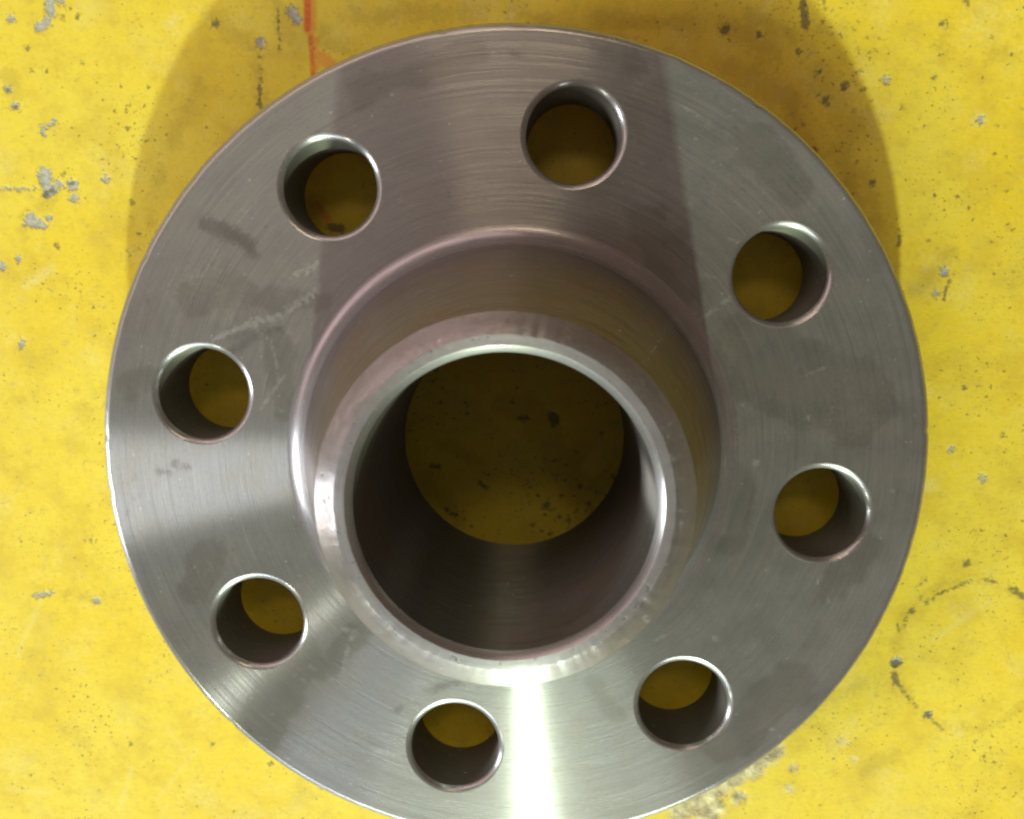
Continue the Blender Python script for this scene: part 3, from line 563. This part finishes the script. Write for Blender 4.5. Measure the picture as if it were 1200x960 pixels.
def build_disc():
    V, F = [], []
    index = {}
    def vid(x, y, z):
        key = (round(x, 3), round(y, 3), round(z, 3))
        if key not in index:
            index[key] = len(V); V.append((x, y, z))
        return index[key]
    r0, r1 = R_HUB, R_OUT - 2.4
    half = math.pi / 8
    per_arc_out, per_arc_in, per_side = 40, 40, 26
    pts = []
    for k in range(per_arc_out):                       # outer arc, from -half to +half
        a = -half + 2 * half * k / per_arc_out
        pts.append((r1 * math.cos(a), r1 * math.sin(a)))
    for k in range(per_side):
        r = r1 + (r0 - r1) * k / per_side
        pts.append((r * math.cos(half), r * math.sin(half)))
    for k in range(per_arc_in):
        a = half - 2 * half * k / per_arc_in
        pts.append((r0 * math.cos(a), r0 * math.sin(a)))
    for k in range(per_side):
        r = r0 + (r1 - r0) * k / per_side
        pts.append((r * math.cos(half), -r * math.sin(half)))
    M, N = len(pts), 36
    for z, rh, flip in ((T_FACE, R_CHAM, False), (Z_GAP, R_HOLE, True)):
        NN = N if not flip else 3
        for s in range(8):
            ph = PHASE - s * math.pi / 4
            c, sn = math.cos(ph), math.sin(ph)
            rings = []
            for j in range(NN + 1):
                t = (j / NN)
                row = []
                for (bx, by) in pts:
                    a = math.atan2(by, bx - R_BC)
                    hx, hy = R_BC + rh * math.cos(a), rh * math.sin(a)
                    x, y = hx + (bx - hx) * t, hy + (by - hy) * t
                    row.append(vid(c * x - sn * y, sn * x + c * y, z))
                rings.append(row)
            for j in range(NN):
                for k in range(M):
                    k2 = (k + 1) % M
                    q = (rings[j][k], rings[j + 1][k], rings[j + 1][k2], rings[j][k2])
                    F.append(q if not flip else q[::-1])
    o = link_mesh('disc', V, F, steel_face, flange, smooth=False)
    px = np.array([v[0] for v in V]); py = np.array([v[1] for v in V]); pz = np.array([v[2] for v in V])
    top = pz > T_FACE - 0.1
    for nm, st in (('smear', FACE_SMEARS), ('stain_reflect', FACE_DARK), ('rust', FACE_RUST), ('film_reflect', FACE_FILM_REFLECT)):
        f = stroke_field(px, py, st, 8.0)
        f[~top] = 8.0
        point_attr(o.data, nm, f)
    return o

disc = build_disc()

# rim of the disc: broken edge and turned outside
EDGE = 2.4                                            # rounded-over outer edge
prof = [(R_OUT - 1.3, Z_GAP), (R_OUT, Z_GAP + 1.2), (R_OUT, T_FACE - 1.9)]
for k in range(1, 9):
    t = math.radians(62 - 62 * (k / 8) ** 0.9)
    prof.append((R_OUT - EDGE + EDGE * math.sin(t) / math.sin(math.radians(62)) * 0.985,
                 T_FACE - 1.9 + 1.9 * (math.cos(t) - math.cos(math.radians(62))) / (1 - math.cos(math.radians(62)))))
prof[-1] = (R_OUT - EDGE, T_FACE)
def rim_jit2(j, a):
    if 2 <= j < len(prof) - 2:
        d = 0.06 * ang_noise(a, 120, 1, 0.22) + 0.05 * ang_noise(a, 120, 2, 0.9)
        nick = max(0.0, ang_noise(a, 120, 5, 0.35) - 0.48) * 1.2
        return (d - nick * 0.6, d * 0.4 - nick * 0.5)
    return (0, 0)
V, F = lathe(prof, 640, rim_jit2)
link_mesh('rim', V, F, steel_bright, disc, angle=60)

# bolt holes: drilled wall with a countersunk edge
def hole_parts():
    wall = lathe([(R_HOLE, T_FACE - 1.25), (R_HOLE, Z_GAP)], 96)
    w, dp = R_CHAM - R_HOLE, 1.25
    p = []
    for k in range(9):
        t = math.radians(8 + 57 * k / 8)
        p.append((R_CHAM - w * (math.sin(t) - math.sin(math.radians(8))) / (math.sin(math.radians(65)) - math.sin(math.radians(8))),
                  -dp * (math.cos(math.radians(8)) - math.cos(t)) / (math.cos(math.radians(8)) - math.cos(math.radians(65)))))
    cham = lathe(p, 96)
    return wall, cham
wall, cham = hole_parts()
wall_me = cham_me = None
for s in range(8):
    ph = PHASE - s * math.pi / 4
    x, y = R_BC * math.cos(ph), R_BC * math.sin(ph)
    if wall_me is None:
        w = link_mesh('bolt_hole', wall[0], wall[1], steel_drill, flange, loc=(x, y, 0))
        c = link_mesh('chamfer', cham[0], cham[1], steel_bright, w, loc=(0, 0, T_FACE))
        wall_me, cham_me = w.data, c.data
    else:
        w = bpy.data.objects.new('bolt_hole', wall_me); COL.objects.link(w)
        w.location = (x * MM, y * MM, 0); w.parent = flange
        c = bpy.data.objects.new('chamfer', cham_me); COL.objects.link(c)
        c.location = (0, 0, T_FACE * MM); c.parent = w
    w.rotation_euler.z = s * 0.8

# hub: root fillet, long taper, short straight end
def hub_profile():
    p = []
    fr, cone_r0, cone_z0 = 7.0, 62.0, T_FACE + 5.2
    for k in range(13):                                # root fillet
        t = k / 12
        a = math.radians(270 - 72 * t)
        p.append((R_HUB + fr * math.cos(a) * 0.93, T_FACE + fr + fr * math.sin(a)))
    r_s, z_s = p[-1]
    z_e, r_e = H_END - 9.0, 43.0
    for k in range(1, 13):
        t = k / 12
        p.append((r_s + (r_e - r_s) * t, z_s + (z_e - z_s) * t))
    p.append((42.85, H_END - 6.5))
    p.append((42.98, H_END - 3.5))
    p.append((42.9, H_END - 3.1))
    p.append((42.7, H_END - 2.95))
    return p
hp = hub_profile()
hp[0] = (R_HUB, T_FACE)
NF = 12
V, F = lathe(hp[NF:], SEG)
hub = link_mesh('hub', V, F, steel_hub, flange, angle=50)
V, F = lathe(hp[:NF + 1], SEG)
link_mesh('root_fillet', V, F, steel_fillet, hub, angle=70)

def bev_jit(j, a):
    d = 0.17 * ang_noise(a, 40, 11, 0.25) + 0.09 * ang_noise(a, 40, 12, 1.1)
    nick = max(0.0, ang_noise(a, 40, 13, 0.33) - 0.36) * 2.2
    if j == 0: return (0, 0)
    if j in (2, 3): return (d - nick * .5, -abs(d) - nick * 0.5)
    return (d * 0.5, 0)
V, F = lathe([(42.7, H_END - 2.95), (40.5, H_END - 1.55), (38.1, H_END - 0.12), (37.75, H_END)], SEG, bev_jit)
link_mesh('weld_bevel', V, F, steel_bevel, hub, angle=50)
def land_jit(j, a):
    if j == 0:
        return bev_jit(3, a)
    d = 0.06 * ang_noise(a, 36, 21, 0.5) + 0.04 * ang_noise(a, 36, 22, 1.5)
    return (d, 0.4 * d) if j in (1, 2) else (0, 0)
V, F = lathe([(37.75, H_END), (36.4, H_END + 0.02), (35.5, H_END)], SEG, land_jit)
link_mesh('end_face', V, F, steel_land, hub, angle=50)
def lip_jit(j, a):
    return land_jit(2, a) if j == 0 else (0, 0)
V, F = lathe([(35.5, H_END), (34.6, H_END - 0.75), (33.9, H_END - 1.9)], SEG, lip_jit)
link_mesh('bore_lip', V, F, steel_bright, hub, angle=50)

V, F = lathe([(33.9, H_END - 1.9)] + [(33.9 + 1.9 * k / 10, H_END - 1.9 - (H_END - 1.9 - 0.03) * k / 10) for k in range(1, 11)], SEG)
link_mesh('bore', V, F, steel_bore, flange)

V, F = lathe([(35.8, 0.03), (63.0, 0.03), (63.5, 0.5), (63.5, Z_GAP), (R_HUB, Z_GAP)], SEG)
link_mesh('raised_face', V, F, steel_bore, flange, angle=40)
